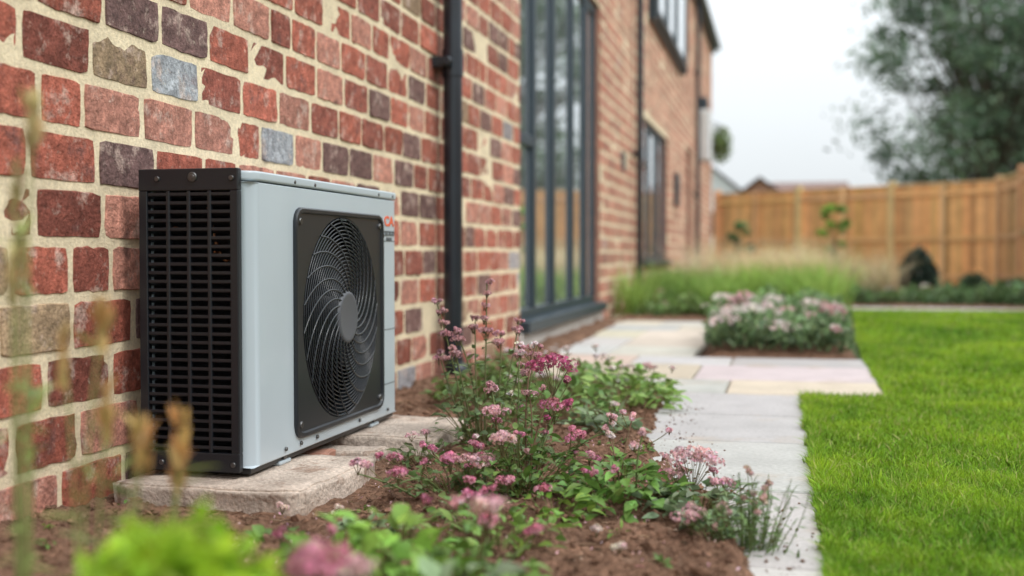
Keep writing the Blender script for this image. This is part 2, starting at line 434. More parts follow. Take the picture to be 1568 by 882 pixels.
def rsq(hy,hz,r,n=160):
    pts=[]
    for k in range(n):
        th=2*math.pi*k/n; c,s=math.cos(th),math.sin(th)
        lo,hi=0,1
        for _ in range(30):
            mid=(lo+hi)/2; y=abs(c*mid);z=abs(s*mid)
            qx=max(y-(hy-r),0);qz=max(z-(hz-r),0)
            ins = y<=hy and z<=hz and (qx*qx+qz*qz<=r*r)
            if ins: lo=mid
            else: hi=mid
        pts.append((cy+c*lo,cz+s*lo))
    return pts
def circ(r,n=160): return [(cy+r*math.cos(2*math.pi*k/n),cz+r*math.sin(2*math.pi*k/n)) for k in range(n)]
HY,HZ=.281,.252
loops=[(rsq(HY,HZ,.034),X1-.002),(rsq(HY,HZ,.034),X1+.006),(rsq(HY-.003,HZ-.003,.031),X1+.009),(rsq(HY-.010,HZ-.010,.026),X1+.009),
       (rsq(HY-.013,HZ-.013,.024),X1+.004),(circ(.2385),X1+.004),(circ(.235),X1+.001),(circ(.231),X1-.05)]
V=[];F=[]
for L_,x in loops:
    for (y,z) in L_: V.append([x,y,z])
n=160
for a in range(len(loops)-1):
    for k in range(n): F.append([a*n+k,a*n+(k+1)%n,(a+1)*n+(k+1)%n,(a+1)*n+k])
pa=Acc(); pa.add(V,F); o=pa.build('fan_panel',[M_char],parent=hp)
o.data.set_sharp_from_angle(angle=math.radians(40))
gd=Acc()
def dome(r): return X1+.004+.012*(1-(r/.235)**2)
for k in range(19):
    r=.072+k*(.234-.072)/18
    tube(gd,[[dome(r),cy+r*math.cos(t),cz+r*math.sin(t)] for t in np.linspace(0,2*math.pi,73)[:-1]],.0016,.0016,(0,0,0),6,closed=True)
for k in range(24):
    a0=2*math.pi*k/24
    pts=[]
    for t in np.linspace(0,1,16):
        r=.058+t*.178; a=a0+1.15*t**.9
        pts.append([dome(r)+.0005,cy+r*math.cos(a),cz+r*math.sin(a)])
    tube(gd,pts,.0024,.0021,(0,0,0),6)
gd.build('fan_guard',[mat('guard_black',(.019,.023,.029),rough=.24)],parent=hp)
hb=Acc()
prof=[(.064,.006),(.064,.014),(.060,.018),(.054,.0195),(.050,.0185),(.0,.0185)]
V=[];F=[];n=48
for r,x in prof:
    for k in range(n): V.append([X1+x,cy+r*math.cos(2*math.pi*k/n),cz+r*math.sin(2*math.pi*k/n)])
for a in range(len(prof)-1):
    for k in range(n): F.append([a*n+k,a*n+(k+1)%n,(a+1)*n+(k+1)%n,(a+1)*n+k])
hb.add(V,F); o=hb.build('fan_hub',[M_hub],parent=hp)
bl=Acc()
for b in range(5):
    a0=b*2*math.pi/5; V=[];F=[]
    for i in range(9):
        r=.05+.17*i/8
        for j in range(6):
            s=j/5; a=a0+s*(.62+.12*i/8)+.5*i/8
            V.append([X1-.030-.06*s+.01*math.sin(s*3),cy+r*math.cos(a),cz+r*math.sin(a)])
    for i in range(8):
        for j in range(5): F.append([i*6+j,(i+1)*6+j,(i+1)*6+j+1,i*6+j+1])
    bl.add(V,F)
bl.build('fan_blades',[mat('fan_blade',(.013,.015,.018),rough=.3)],parent=hp)
sc=Acc()
for (y,z) in ((cy-.255,cz+.222),(cy+.252,cz+.222),(cy-.255,cz-.222),(cy+.252,cz-.222)): disc(sc,(X1+.004,y,z),(1,0,0),.008,.005)
for (y,z) in ((2.33,.656),(2.44,.656),(2.86,.656),(2.97,.656),(2.28,.088),(2.36,.088),(2.45,.088),(2.72,.088),(2.93,.088)): disc(sc,(X1+.001,y,z),(1,0,0),.0045,.004)
for (x,z) in ((-1.225,.652),(-1.148,.655),(-1.063,.652),(-1.22,.082),(-1.063,.082)): disc(sc,(x,yo,z),(0,-1,0),.0055,.004)
disc(sc,(-1.148,yo,.655),(0,-1,0),.010,.003)
sc.build('screws',[M_screw],parent=hp)
se=Acc()
for z in (.535,.30,.155): abox(se,X1-.002,X1+.0006,2.895,3.0,z,z+.0022)
se.build('seams',[M_gtext],smooth=False,parent=hp)
def text(s,size,y,z,m,name,sx=1):
    cu=bpy.data.curves.new(name,'FONT'); cu.body=s; cu.size=size; cu.extrude=.0006; cu.align_x='CENTER'; cu.align_y='CENTER'; cu.offset=size*.03
    o=bpy.data.objects.new(name,cu); COL.objects.link(o); o.rotation_euler=(math.pi/2,0,math.pi/2); o.location=(X1+.0008,y,z); o.scale=(sx,1,1)
    o.data.materials.append(m); o.parent=hp
text('CA',.036,2.948,.588,M_orange,'maker_emblem',1.5)
text('OEOIOD',.018,2.948,.556,M_gtext,'maker_lettering',1.2)
text('DEIOO',.012,2.948,.541,M_gtext,'maker_lettering_small',1.2)
for y in (2.30,2.86):
    box('foot',-1.255,-1.035,y-.03,y+.03,.052,.062,M_case,hp,bev=.004)
    box('foot_bolt',-1.052,-1.036,y-.008,y+.008,.0625,.072,M_screw,hp,bev=.002)

def rough_block(name,x0,x1,y0,y1,z0,z1,m):
    import bmesh
    bm=bmesh.new(); bmesh.ops.create_cube(bm,size=1)
    bmesh.ops.bevel(bm,geom=bm.edges[:],offset=.03,segments=2,affect='EDGES')
    bmesh.ops.subdivide_edges(bm,edges=bm.edges[:],cuts=11,use_grid_fill=True)
    for v in bm.verts:
        v.co=Vector((x0+(v.co.x+.5)*(x1-x0),y0+(v.co.y+.5)*(y1-y0),z0+(v.co.z+.5)*(z1-z0)))
        q=v.co*28; v.co+=Vector((noise.noise(q),noise.noise(q+Vector((9,0,0))),noise.noise(q+Vector((0,9,0)))*.5))*.007
        q=v.co*6; v.co+=Vector((noise.noise(q),noise.noise(q+Vector((9,0,0))),0))*.016
    me=bpy.data.meshes.new(name); bm.to_mesh(me); bm.free(); me.materials.append(m)
    for p in me.polygons: p.use_smooth=True
    o=bpy.data.objects.new(name,me); COL.objects.link(o); return o
rough_block('concrete_slab',-1.285,-.875,2.03,2.44,-.03,.052,M_conc)
rough_block('concrete_slab',-1.285,-.835,2.69,3.08,-.03,.052,M_conc)
rough_block('broken_brick',-1.20,-1.02,2.47,2.55,-.0,.044,M_reveal)
rough_block('broken_brick',-1.10,-.93,2.575,2.65,-.01,.036,M_conc)

# ------------------------------------------------------------------ GROUND
g=Acc()
gy=[-150,-20,0,9,12,16,20.3,60,400]; gx=[-300,-20,0,20,300]
V=[[x,y,float(fall(y))-.03] for y in gy for x in gx]
F=[[j*5+i,j*5+i+1,(j+1)*5+i+1,(j+1)*5+i] for j in range(len(gy)-1) for i in range(4)]
g.add(V,F); g.build('ground',[M_ground],smooth=False)

BY=np.array([-2,0,1.3,1.9,2.25,2.55,2.9,3.5,4.1,4.35,4.6,9]); BX=np.array([.02,.02,.0,-.01,-.07,-.20,-.28,-.33,-.36,-.62,-1.0,-1.12])
def soil_bound(y): return np.interp(y,BY,BX)
def soilz(x,y):
    b=soil_bound(y)+.03*nz(x,y,9,3)+.02*nz(x,y,30,5)
    t=min(max((b-x)/.07,0),1); t=t*t*(3-2*t)
    h=.024+.018*nz(x,y,3)+.016*nz(x,y,10,1)+.016*nz(x,y,26,2)+.008*abs(nz(x,y,60,4))+.005*nz(x,y,130,6)
    dx=max(-1.285-x,0,x+.84); dy=max(2.0-y,0,y-3.1); d=math.hypot(dx,dy)
    if d<.10: h=h*(.35+6.5*d)
    if y<2.0 and x<-.75: h+=.02*min(1,(2.0-y)*3)
    return -.035+t*(h+.035)
so=Acc()
def soilpatch(x0,x1,y0,y1,res,fn):
    nx=int((x1-x0)/res)+1; ny=int((y1-y0)/res)+1
    xs=np.linspace(x0,x1,nx); yy=np.linspace(y0,y1,ny)
    V=[[x,y,fn(x,y)] for y in yy for x in xs]
    I=np.arange(nx*ny).reshape(ny,nx)
    F=np.stack([I[:-1,:-1],I[:-1,1:],I[1:,1:],I[1:,:-1]],-1).reshape(-1,4)
    so.add(V,F)
soilpatch(-1.33,.08,1.2,3.1,.006,soilz)
soilpatch(-1.33,.08,3.1,4.7,.012,soilz)
soilpatch(-1.33,.08,-1,1.2,.03,soilz)
soilpatch(-1.33,-.95,4.7,8.6,.03,soilz)
def mound(x0,x1,y0,y1,h):
    def f(x,y):
        e=min((x-x0),(x1-x),(y-y0),(y1-y))/.12; e=min(max(e,0),1)
        return float(fall(y))-.02+e*(h+.02*nz(x,y,8)+.01*nz(x,y,25))
    return f
soilpatch(-.42,.36,5.62,7.9,.03,mound(-.42,.36,5.62,7.9,.05))
soilpatch(-1.3,.5,8.6,13.2,.06,mound(-1.3,.5,8.6,13.2,.05))
soilpatch(-1.3,3.4,13.9,21.5,.15,mound(-1.35,3.5,13.9,24,.05))
ph=(1+5**.5)/2
IV=unit(np.array([(-1,ph,0),(1,ph,0),(-1,-ph,0),(1,-ph,0),(0,-1,ph),(0,1,ph),(0,-1,-ph),(0,1,-ph),(ph,0,-1),(ph,0,1),(-ph,0,-1),(-ph,0,1)],float))
IF=np.array([(0,11,5),(0,5,1),(0,1,7),(0,7,10),(0,10,11),(1,5,9),(5,11,4),(11,10,2),(10,7,6),(7,1,8),(3,9,4),(3,4,2),(3,2,6),(3,6,8),(3,8,9),(4,9,5),(2,4,11),(6,2,10),(8,6,7),(9,8,1)])
def onblock(x,y): return (-1.30<x<-.85 and 2.01<y<2.46) or (-1.30<x<-.82 and 2.67<y<3.10)
def clods(n,x0,x1,y0,y1,smin,smax,C,p=3,spill=.02,zf=None):
    for _ in range(n):
        y=rng.uniform(y0,y1); b_=soil_bound(y); x=rng.uniform(x0,min(x1,b_+spill)) if zf is None else b_+abs(rng.normal(0,spill))-.02
        if onblock(x,y) or x>.068: continue
        s=smin+(smax-smin)*rng.random()**p
        V=IV*(1+rng.normal(0,.30,(12,1)))*s*np.array([1,rng.uniform(.6,1.2),rng.uniform(.4,.8)])
        zz=soilz(x,y) if zf is None else max(soilz(x,y),zf)
        so.add(V+np.array([x,y,zz+s*.2]),IF,np.clip(np.array(C)*(1+rng.normal(0,.2)),.01,.9),1)
SC=(.20,.115,.076)
clods(11000,-1.31,.05,1.2,3.0,.0015,.0085,SC)
clods(90,-1.31,.0,1.4,3.0,.009,.016,SC,1)
clods(2200,-1.31,-.3,3.0,4.5,.003,.012,SC)
clods(260,-1.31,.05,1.3,3.2,.002,.006,(.38,.29,.22))
clods(420,0,0,1.4,4.1,.0010,.0045,SC,3,.06,.012)
so.build('garden_soil',[M_soil,M_soilv],smooth=False)
ch=Acc()
for _ in range(620):
    y=rng.uniform(1.3,4.2); x=soil_bound(y)-rng.random()*1.0
    if onblock(x,y) or x<-1.3: continue
    z=soilz(x,y)+.004; a=rng.uniform(0,6.28); l=rng.uniform(.006,.022)
    d=np.array([math.cos(a),math.sin(a),rng.normal(0,.25)])*l
    tube(ch,[np.array([x,y,z])-d,np.array([x,y,z+.002]),np.array([x,y,z])+d],.0013,.0007,cvar((.28,.18,.12),1,.35)[0],4)
ch.build('bark_mulch',[M_soilv])

# paving
pv=Acc()
pj=Acc()
def slab(x0,x1,y0,y1,c,par=pv):
    gp=.005; z=float(fall((y0+y1)/2))+.012+rng.normal(0,.0012); b=.004
    xs=[x0+gp,x0+gp+b,x1-gp-b,x1-gp]; ys_=[y0+gp,y0+gp+b,y1-gp-b,y1-gp]
    V=[]
    for j in range(4):
        for i in range(4):
            zz=z if (0<i<3 and 0<j<3) else z-b
            V.append([xs[i],ys_[j],zz])
    F=[[j*4+i,j*4+i+1,(j+1)*4+i+1,(j+1)*4+i] for j in range(3) for i in range(3)]
    o=[0,1,2,3,7,11,15,14,13,12,8,4]; base=len(V)
    for k in o: V.append([V[k][0],V[k][1],z-.04])
    for k in range(12): F.append([o[k],o[(k+1)%12],base+(k+1)%12,base+k])
    par.add(V,F,cvar(c,1,.05,.02)[0])
cols=[(.50,.48,.45),(.45,.445,.435),(.54,.47,.38),(.42,.415,.41),(.52,.44,.35)]
yj=[-1.2,-.6,0,.62,1.24,1.85,2.45,3.08,3.60,4.15]
for a,b in zip(yj[:-1],yj[1:]): slab(-.40,.072,a,b,cols[int(rng.choice([0,1,3,0]))])
def rowslabs(y0,y1,x0,x1,ws):
    x=x0
    while x<x1-.05:
        w=min(float(rng.choice(ws)),x1-x)
        if x1-(x+w)<.12: w=x1-x
        slab(x,x+w,y0,y1,cols[int(rng.integers(0,5))]); x+=w
rowslabs(4.15,4.60,-1.1,.35,[.6,.45,.75]); rowslabs(4.60,5.2,-1.25,.36,[.6,.9,.45]); rowslabs(5.2,5.62,-1.28,.37,[.6,.45,.75])
for a,b in ((5.62,6.2),(6.2,6.8),(6.8,7.5),(7.5,8.0),(8.0,8.6)): rowslabs(a,b,-1.28,-.42,[.43,.6])
rowslabs(8.0,8.6,-.42,.44,[.43,.6])
for a,b in ((12.4,12.9),(12.9,13.5)): rowslabs(a,b,.5,3.3,[.6,.9])
pv.build('stone_path',[M_stone],smooth=False)
for (x0,x1,y0,y1) in ((-.41,.072,-1.2,4.15),(-1.2,.36,4.15,5.6),(-1.29,-.41,5.6,8.62),(-.41,.44,8.0,8.62)):
    pj.add([[x0,y0,.004],[x1,y0,.004],[x1,y1,.004],[x0,y1,.004]],[[0,1,2,3]])
pj.add([[.5,12.4,float(fall(12.9))],[3.3,12.4,float(fall(12.9))],[3.3,13.5,float(fall(13))],[.5,13.5,float(fall(13))]],[[0,1,2,3]])
pj.build('path_bedding',[M_joint],smooth=False)

# lawn
def lawn_left(y): return np.interp(y,[-2,4.05,4.20,5.5,7,10,12.3],[.080,.076,.36,.372,.43,.58,.62])
lw=Acc()
yy=np.concatenate([np.linspace(-2,4.13,20),np.linspace(4.14,12.35,30)])
V=[];
for y in yy:
    for x in (lawn_left(y)-.002,3.3): V.append([x,y,float(fall(y))+.001])
lw.add(V,[[2*i,2*i+1,2*i+3,2*i+2] for i in range(len(yy)-1)],(.1,.1,.1),1)
def sow(n,x1,y0,y1,h,w,col,edge=False):
    Y=rng.uniform(y0,y1,n)
    wob=np.array([nz(0,float(b),7,3)*.022+nz(0,float(b),28,3)*.012 for b in Y])
    L_=lawn_left(Y)-.010+wob; X=L_+((x1-L_)*rng.random(n) if not edge else .03*rng.random(n))
    Z=fall(Y)
    pn=np.array([nz(float(a),float(b),1.6,8)*.9+nz(float(a),float(b),7,3)*.6+nz(float(a),float(b),22,5)*.4 for a,b in zip(X,Y)])
    C=np.array(col)*(1+rng.normal(0,.26,(n,1))+pn[:,None]*.5)*(1+rng.normal(0,.05,(n,3)))
    C[:,0]*=1+.3*pn
    dry=rng.random(n)<.07; C[dry]=np.array((.46,.46,.16))
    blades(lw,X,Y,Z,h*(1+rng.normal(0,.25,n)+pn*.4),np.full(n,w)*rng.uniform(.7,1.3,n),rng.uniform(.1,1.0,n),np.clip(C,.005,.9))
GC=(.215,.37,.025)
sow(60000,.62,1.55,2.7,.030,.0026,GC)
sow(50000,1.05,2.7,4.13,.030,.0034,GC)
sow(9000,1,1.4,4.10,.036,.0026,GC,True)
sow(2500,1,4.2,8,.036,.004,GC,True)
sow(42000,1.9,4.14,7.2,.030,.0056,GC)
sow(34000,3.3,7.2,12.35,.032,.011,GC)
sow(12000,3.3,-1,7.2,.03,.008,GC)
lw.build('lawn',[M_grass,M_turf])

# ------------------------------------------------------------------ FENCE
fe=Acc()
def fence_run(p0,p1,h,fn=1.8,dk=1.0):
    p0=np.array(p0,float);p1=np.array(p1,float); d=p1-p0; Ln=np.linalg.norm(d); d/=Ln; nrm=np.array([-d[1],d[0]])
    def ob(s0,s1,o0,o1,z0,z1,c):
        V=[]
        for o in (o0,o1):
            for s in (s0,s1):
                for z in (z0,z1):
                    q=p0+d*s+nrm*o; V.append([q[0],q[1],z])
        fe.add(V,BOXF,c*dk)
    k=int(round(Ln/fn)); fn=Ln/k
    for i in range(k+1):
        s=i*fn; zz=float(fall((p0+d*s)[1]))
        ob(s-.055,s+.055,-.05,.06,zz-.05,zz+h+.06,cvar((.68,.44,.22),1,.08)[0])
    for i in range(k):
        s0=i*fn+.055; s1=(i+1)*fn-.055; zz=float(fall((p0+d*(s0+s1)/2)[1]))
        ob(s0,s1,-.03,.03,zz,zz+.14,cvar((.5,.33,.17),1,.1)[0])
        bw_=.115
        nb=int((s1-s0)/bw_)
        for j in range(nb):
            a=s0+(s1-s0)*j/nb; b=s0+(s1-s0)*(j+1)/nb
            ob(a+.003,b+.001,-.012+(.006 if j%2 else 0),.012+(.007 if j%2 else 0),zz+.14,zz+h-.03,cvar((.66,.385,.155),1,.15,.04)[0])
        for z in (.35,h*.5,h-.22): ob(s0,s1,-.036,-.0135,zz+z,zz+z+.07,cvar((.68,.42,.19),1,.08)[0])
        ob(s0,s1,-.03,.035,zz+h-.03,zz+h,cvar((.72,.47,.24),1,.06)[0])
        mid=(s0+s1)/2
        ob(mid-.035,mid+.035,-.056,-.0365,zz+.1,zz+h-.03,cvar((.70,.46,.23),1,.08)[0])
FC=(3.46,20.5)
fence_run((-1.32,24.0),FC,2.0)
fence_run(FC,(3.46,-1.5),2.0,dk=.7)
o=fe.build('wooden_fence',[M_wood],smooth=False)

# ------------------------------------------------------------------ PLANTS
PINK=(.62,.235,.335); LPINK=(.74,.45,.48); DPINK=(.45,.10,.20); PALE=(.80,.68,.66)
def umbel(acc,pos,r,col,dens=1.0):
    pos=np.array(pos,float); r=r*1.12; ns=max(4,int(10*(r/.03)))
    for s in range(ns):
        a=rng.uniform(0,6.28); q=r*.82*math.sqrt(rng.random())
        c=pos+np.array([math.cos(a)*q,math.sin(a)*q,(r*.5)*(1-(q/r)**2)+rng.normal(0,.002)])
        tube(acc,bez(pos-np.array([0,0,r*.9]),(pos+c)/2-np.array([0,0,r*.35]),c,5),.0008,.0005,(.16,.14,.06),4,1)
        n=int(max(9,17*dens)); rr=r*.30+.002
        D=unit(rng.normal(0,1,(n,3))+np.array([0,0,.5])); P=c+D*rr*np.array([1,1,.7])
        Nn=unit(D+rng.normal(0,.3,(n,3))); A=unit(np.cross(Nn,rng.normal(0,1,(n,3)))); B=np.cross(Nn,A)
        ps=rng.uniform(.0022,.0035,n)[:,None]*(1+ r*6)
        base=cvar(col,1,.16,.05)[0]
        if rng.random()<.3: base=base*.5+np.array(LPINK)*.5
        for k in range(5):
            t=k*2*math.pi/5; d=A*math.cos(t)+B*math.sin(t); e=-A*math.sin(t)+B*math.cos(t)
            V=np.stack([P,P+d*ps*.7+e*ps*.42+Nn*ps*.15,P+d*ps*1.15+Nn*ps*.1,P+d*ps*.7-e*ps*.42+Nn*ps*.15],1)
            acc.add(V.reshape(-1,3),np.arange(n*4).reshape(-1,4),np.repeat(cvar(base,n,.25,.06),4,axis=0),2)
def stemleaves(acc,pts,k,L,W,col,t0=.1,t1=.85):
    pts=np.asarray(pts); O=[];D=[]
    for _ in range(k):
        t=rng.uniform(t0,t1)*(len(pts)-1); i=int(t); f=t-i
        O.append(pts[i]*(1-f)+pts[min(i+1,len(pts)-1)]*f); a=rng.uniform(0,6.28)
        D.append([math.cos(a),math.sin(a),rng.uniform(-.1,.9)])
    if O: leaves(acc,O,D,L*rng.uniform(.6,1.2,k),W*rng.uniform(.7,1.2,k),rng.uniform(.1,.8,k),col,0)
def basal(acc,x,y,z,n,rad,h,L,W,col):
    a=rng.uniform(0,6.28,n); q=rad*np.sqrt(rng.random(n)); e=rng.random(n)
    O=np.stack([x+np.cos(a)*q,y+np.sin(a)*q,z+h*e*(1-.5*(q/max(rad,1e-6))**2)],1)
    D=np.stack([np.cos(a)*.8+rng.normal(0,.5,n),np.sin(a)*.8+rng.normal(0,.5,n),rng.uniform(-.1,.8,n)],1)
    leaves(acc,O,D,L*rng.uniform(.5,1.3,n),W*rng.uniform(.7,1.2,n),rng.uniform(.1,.9,n),col,0)
    for i in range(0,n,2):
        b=np.array([x+math.cos(a[i])*q[i]*.3,y+math.sin(a[i])*q[i]*.3,z-.01])
        tube(acc,bez(b,(b+O[i])/2+np.array([0,0,.01]),O[i],4),.0011,.0007,(.18,.18,.06),4,1)
GR=(.12,.21,.05); BG=(.20,.35,.06); GG=(.21,.29,.16)
MP=[M_leaf,M_leaf,M_petal]
def gzs(x,y): return soilz(x,y) if y<4.7 else float(fall(y))+.03
def flowering(name,x,y,heads,nb=60,rad=.09,h=.08,L=.035,W=.018,col=GR,sl=9,seed=0,nbuds=0):
    a=Acc(); z=gzs(x,y)
    for hd in heads:
        hx,hy,hz,r,c=hd
        b=np.array([x+(hx-x)*.25+rng.normal(0,.012),y+(hy-y)*.25+rng.normal(0,.012),z-.01])
        e=np.array([hx,hy,hz-r*.8]); m=np.array([(b[0]*.65+e[0]*.35),(b[1]*.65+e[1]*.35),z+(hz-z)*.6])+rng.normal(0,.01,3)
        p=bez(b,m,e,9); tube(a,p,.0023,.0014,(.22,.14,.08) if rng.random()<.5 else (.17,.23,.08),5,1)
        stemleaves(a,p,sl,L*.8,W*.8,col,.05,.72)
        umbel(a,(hx,hy,hz),r,c)
        for _ in range(nbuds):
            i=int(rng.integers(4,8)); q=p[i]; t=q+np.array([rng.normal(0,.03),rng.normal(0,.03),rng.uniform(.02,.05)])
            tube(a,bez(q,(q+t)/2+np.array([0,0,-.005]),t,5),.0011,.0007,(.20,.18,.07),4,1)
            umbel(a,t,rng.uniform(.005,.010),c,.6)
    basal(a,x,y,z,nb,rad,h,L,W,col)
    return a.build(name,MP)
flowering('pink_flowering_plant',-.50,2.22,[(-.444,2.257,.265,.047,DPINK),(-.542,2.183,.188,.023,LPINK),(-.451,2.307,.186,.030,PINK),(-.50,2.30,.215,.014,LPINK),
   (-.518,2.137,.142,.028,LPINK),(-.397,2.268,.133,.020,PINK),(-.374,2.274,.092,.018,PINK),(-.56,2.25,.165,.010,PINK),(-.43,2.33,.24,.012,DPINK),
   (-.53,2.33,.295,.009,PALE),(-.505,2.36,.31,.007,PALE),(-.58,2.30,.225,.008,LPINK),(-.345,2.30,.15,.008,LPINK)],
   nb=200,rad=.13,h=.12,L=.031,W=.015,sl=15,nbuds=1)
flowering('pink_flowering_plant',-.62,2.16,[(-.595,2.222,.115,.018,PINK),(-.615,2.115,.104,.022,PINK),(-.565,2.129,.102,.028,LPINK),(-.68,2.0,.098,.018,PINK),(-.50,2.10,.072,.018,PINK),
   (-.77,2.03,.105,.016,LPINK),(-.72,2.10,.11,.013,PINK),(-.70,2.28,.10,.012,PINK)],nb=110,rad=.13,h=.07,L=.026,W=.013,col=(.13,.20,.07),sl=12,nbuds=1)
flowering('pink_flowering_plant',-.15,2.18,[(-.166,2.22,.096,.048,LPINK),(-.20,2.26,.07,.026,LPINK),(-.247,2.252,.066,.022,PINK),(-.15,1.967,.050,.028,LPINK),(-.12,2.28,.05,.018,PINK),(-.10,2.16,.075,.014,LPINK)],
   nb=120,rad=.12,h=.05,L=.034,W=.021,col=GG,nbuds=1)
flowering('pink_flowering_plant',-.30,2.18,[(-.33,2.25,.145,.008,PALE),(-.26,2.2,.16,.007,LPINK),(-.36,2.16,.085,.014,PINK),(-.29,2.28,.18,.007,LPINK)],nb=150,rad=.12,h=.085,L=.042,W=.024,col=(.16,.29,.065),nbuds=2)
flowering('pink_flowering_plant',-.40,1.50,[(-.374,1.452,.166,.026,LPINK),(-.40,1.56,.12,.018,PINK),(-.46,1.6,.14,.012,LPINK),(-.35,1.62,.10,.014,PINK)],nb=130,rad=.09,h=.09,L=.035,W=.02,col=(.17,.30,.07))
flowering('pink_flowering_plant',-.40,1.00,[(-.41,.99,.212,.030,PINK),(-.392,1.01,.200,.024,LPINK),(-.43,1.01,.195,.02,PINK)],nb=50,rad=.06,h=.12,L=.035,W=.02,col=BG)
def spikeplant(name,x,y,tops,nb,rad,h,col,flc,L=.03,W=.012):
    a=Acc(); z=gzs(x,y)
    for (tx,ty,tz,fl) in tops:
        b=np.array([x+(tx-x)*.3,y+(ty-y)*.3,z-.01]); e=np.array([tx,ty,tz])
        p=bez(b,(b+e)/2+np.append(rng.normal(0,.02,2),0),e,14); tube(a,p,.0030,.0014,(.20,.22,.09),5,1)
        stemleaves(a,p,20,L,W,col,.05,.78)
        i0=int(14*(1-fl))
        for i in range(i0,14):
            f=(i-i0)/max(1,(13-i0)); rr=.014*(1-.5*f)
            for s in range(2): umbel(a,p[i]+np.array([0,0,-.002])+np.append(rng.normal(0,.005,2),0),rr,flc,.7)
    basal(a,x,y,z,nb,rad,h,L*1.1,W*1.4,col)
    return a.build(name,MP)
SPK=(.60,.34,.36)
spikeplant('tall_pink_flower',-.73,2.80,[(-.722,2.81,.435,.30),(-.845,2.78,.385,.22),(-.70,2.86,.30,.10),(-.79,2.75,.27,.08),(-.63,2.80,.27,.08),(-.86,2.85,.25,.08),(-.66,2.9,.33,.10),(-.76,2.84,.34,.08),(-.80,2.80,.31,.08)],140,.13,.17,(.16,.23,.09),SPK)
spikeplant('tall_pink_flower',-.60,2.62,[(-.59,2.66,.24,.08),(-.55,2.6,.29,.08),(-.66,2.6,.20,.08)],90,.10,.10,(.15,.23,.08),SPK)
a=Acc()
bx,by=-.055,1.97; z=gzs(bx,by)
for k in range(64):
    ang=rng.uniform(0,6.28); q=rng.uniform(.01,.10); hh=rng.uniform(.05,.15)
    b=np.array([bx+math.cos(ang)*q*.5,by+math.sin(ang)*q*.5,z-.005]); e=np.array([bx+math.cos(ang)*q*1.1,by+math.sin(ang)*q*1.1,z+hh])
    p=bez(b,(b+e)/2+np.append(rng.normal(0,.01,2),.01),e,7); tube(a,p,.0012,.0006,(.17,.22,.08),4,1)
    stemleaves(a,p,12,.020,.0035,(.15,.25,.08),.05,1)
    if k%4==0: umbel(a,e,.004,(.44,.32,.26),.5)
basal(a,bx,by,z,90,.09,.03,.03,.006,(.14,.25,.07))
a.build('wispy_herb',MP)
def leafy(name,x,y,n,rad,h,L,W,col,nf=0,fc=PINK):
    a=Acc(); z=gzs(x,y); basal(a,x,y,z,n,rad,h,L,W,col)
    for _ in range(nf):
        an=rng.uniform(0,6.28);q=rad*rng.random(); umbel(a,(x+math.cos(an)*q,y+math.sin(an)*q,z+h*1.1),rng.uniform(.008,.016),fc,.7)
    return a.build(name,MP)
leafy('leafy_plant',-.50,1.42,140,.11,.14,.045,.028,(.24,.42,.07))
leafy('leafy_plant',-.62,1.52,80,.09,.08,.04,.022,(.19,.34,.06),3)
leafy('leafy_plant',-.34,1.22,80,.07,.13,.045,.03,(.25,.34,.18))
leafy('leafy_plant',-.68,1.85,30,.05,.03,.03,.02,GG)
leafy('leafy_plant',-.78,1.72,16,.04,.03,.025,.018,GR)
leafy('leafy_plant',-.44,1.80,70,.09,.06,.033,.017,(.18,.30,.06),3)
leafy('leafy_plant',-.52,1.95,50,.08,.05,.028,.014,GR,3)
leafy('leafy_plant',-.40,2.05,50,.08,.05,.033,.018,BG,1)
leafy('leafy_plant',-.58,1.72,50,.07,.06,.03,.014,(.18,.29,.07),2)
leafy('leafy_plant',-.11,2.02,50,.06,.035,.035,.022,GG,1)
leafy('leafy_plant',-.83,2.60,60,.06,.06,.03,.012,(.15,.21,.08),2,LPINK)
for (x,y,n,r,h,c,nf,fc) in ((-.62,3.3,150,.17,.10,(.18,.30,.085),6,PALE),(-.48,3.65,180,.16,.12,(.24,.38,.10),5,PALE),(-.75,3.8,180,.2,.14,(.18,.30,.085),5,PALE),(-.47,3.1,80,.1,.06,GG,2,PALE),
      (-.62,4.1,150,.17,.10,(.2,.33,.08),5,PALE),(-.95,3.6,150,.15,.12,GR,3,LPINK),(-.98,4.15,120,.12,.1,GR,3,PALE),(-.43,3.95,90,.08,.09,BG,3,LPINK)):
    leafy('border_plant',x,y,n,r,h,.045,.024,c,nf,fc)
def mound_shrub(name,x,y,z0,r,h,n,ls,col,v=.25):
    a=Acc(); D=unit(rng.normal(0,1,(n,3))); D[:,2]=abs(D[:,2])
    q=rng.uniform(.72,1.04,n)+.10*np.array([noise.noise(Vector(d*3)+Vector((x,y,0))) for d in D])
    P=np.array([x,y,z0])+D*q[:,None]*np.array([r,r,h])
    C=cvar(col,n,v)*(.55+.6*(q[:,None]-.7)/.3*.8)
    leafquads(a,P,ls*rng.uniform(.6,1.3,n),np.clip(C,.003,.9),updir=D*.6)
    for k in range(8):
        t=rng.uniform(0,6.28); tube(a,bez((x,y,z0-.03),(x,y,z0+h*.3),(x+math.cos(t)*r*.7,y+math.sin(t)*r*.7,z0+h*.6),5),.004*r*8,.001*r*8,(.12,.1,.05),5,1)
    return a.build(name,[M_leaf,M_bark])
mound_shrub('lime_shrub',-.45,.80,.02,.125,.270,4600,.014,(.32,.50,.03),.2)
mound_shrub('lime_shrub',-.50,.86,.02,.11,.245,2600,.014,(.30,.47,.03),.2)
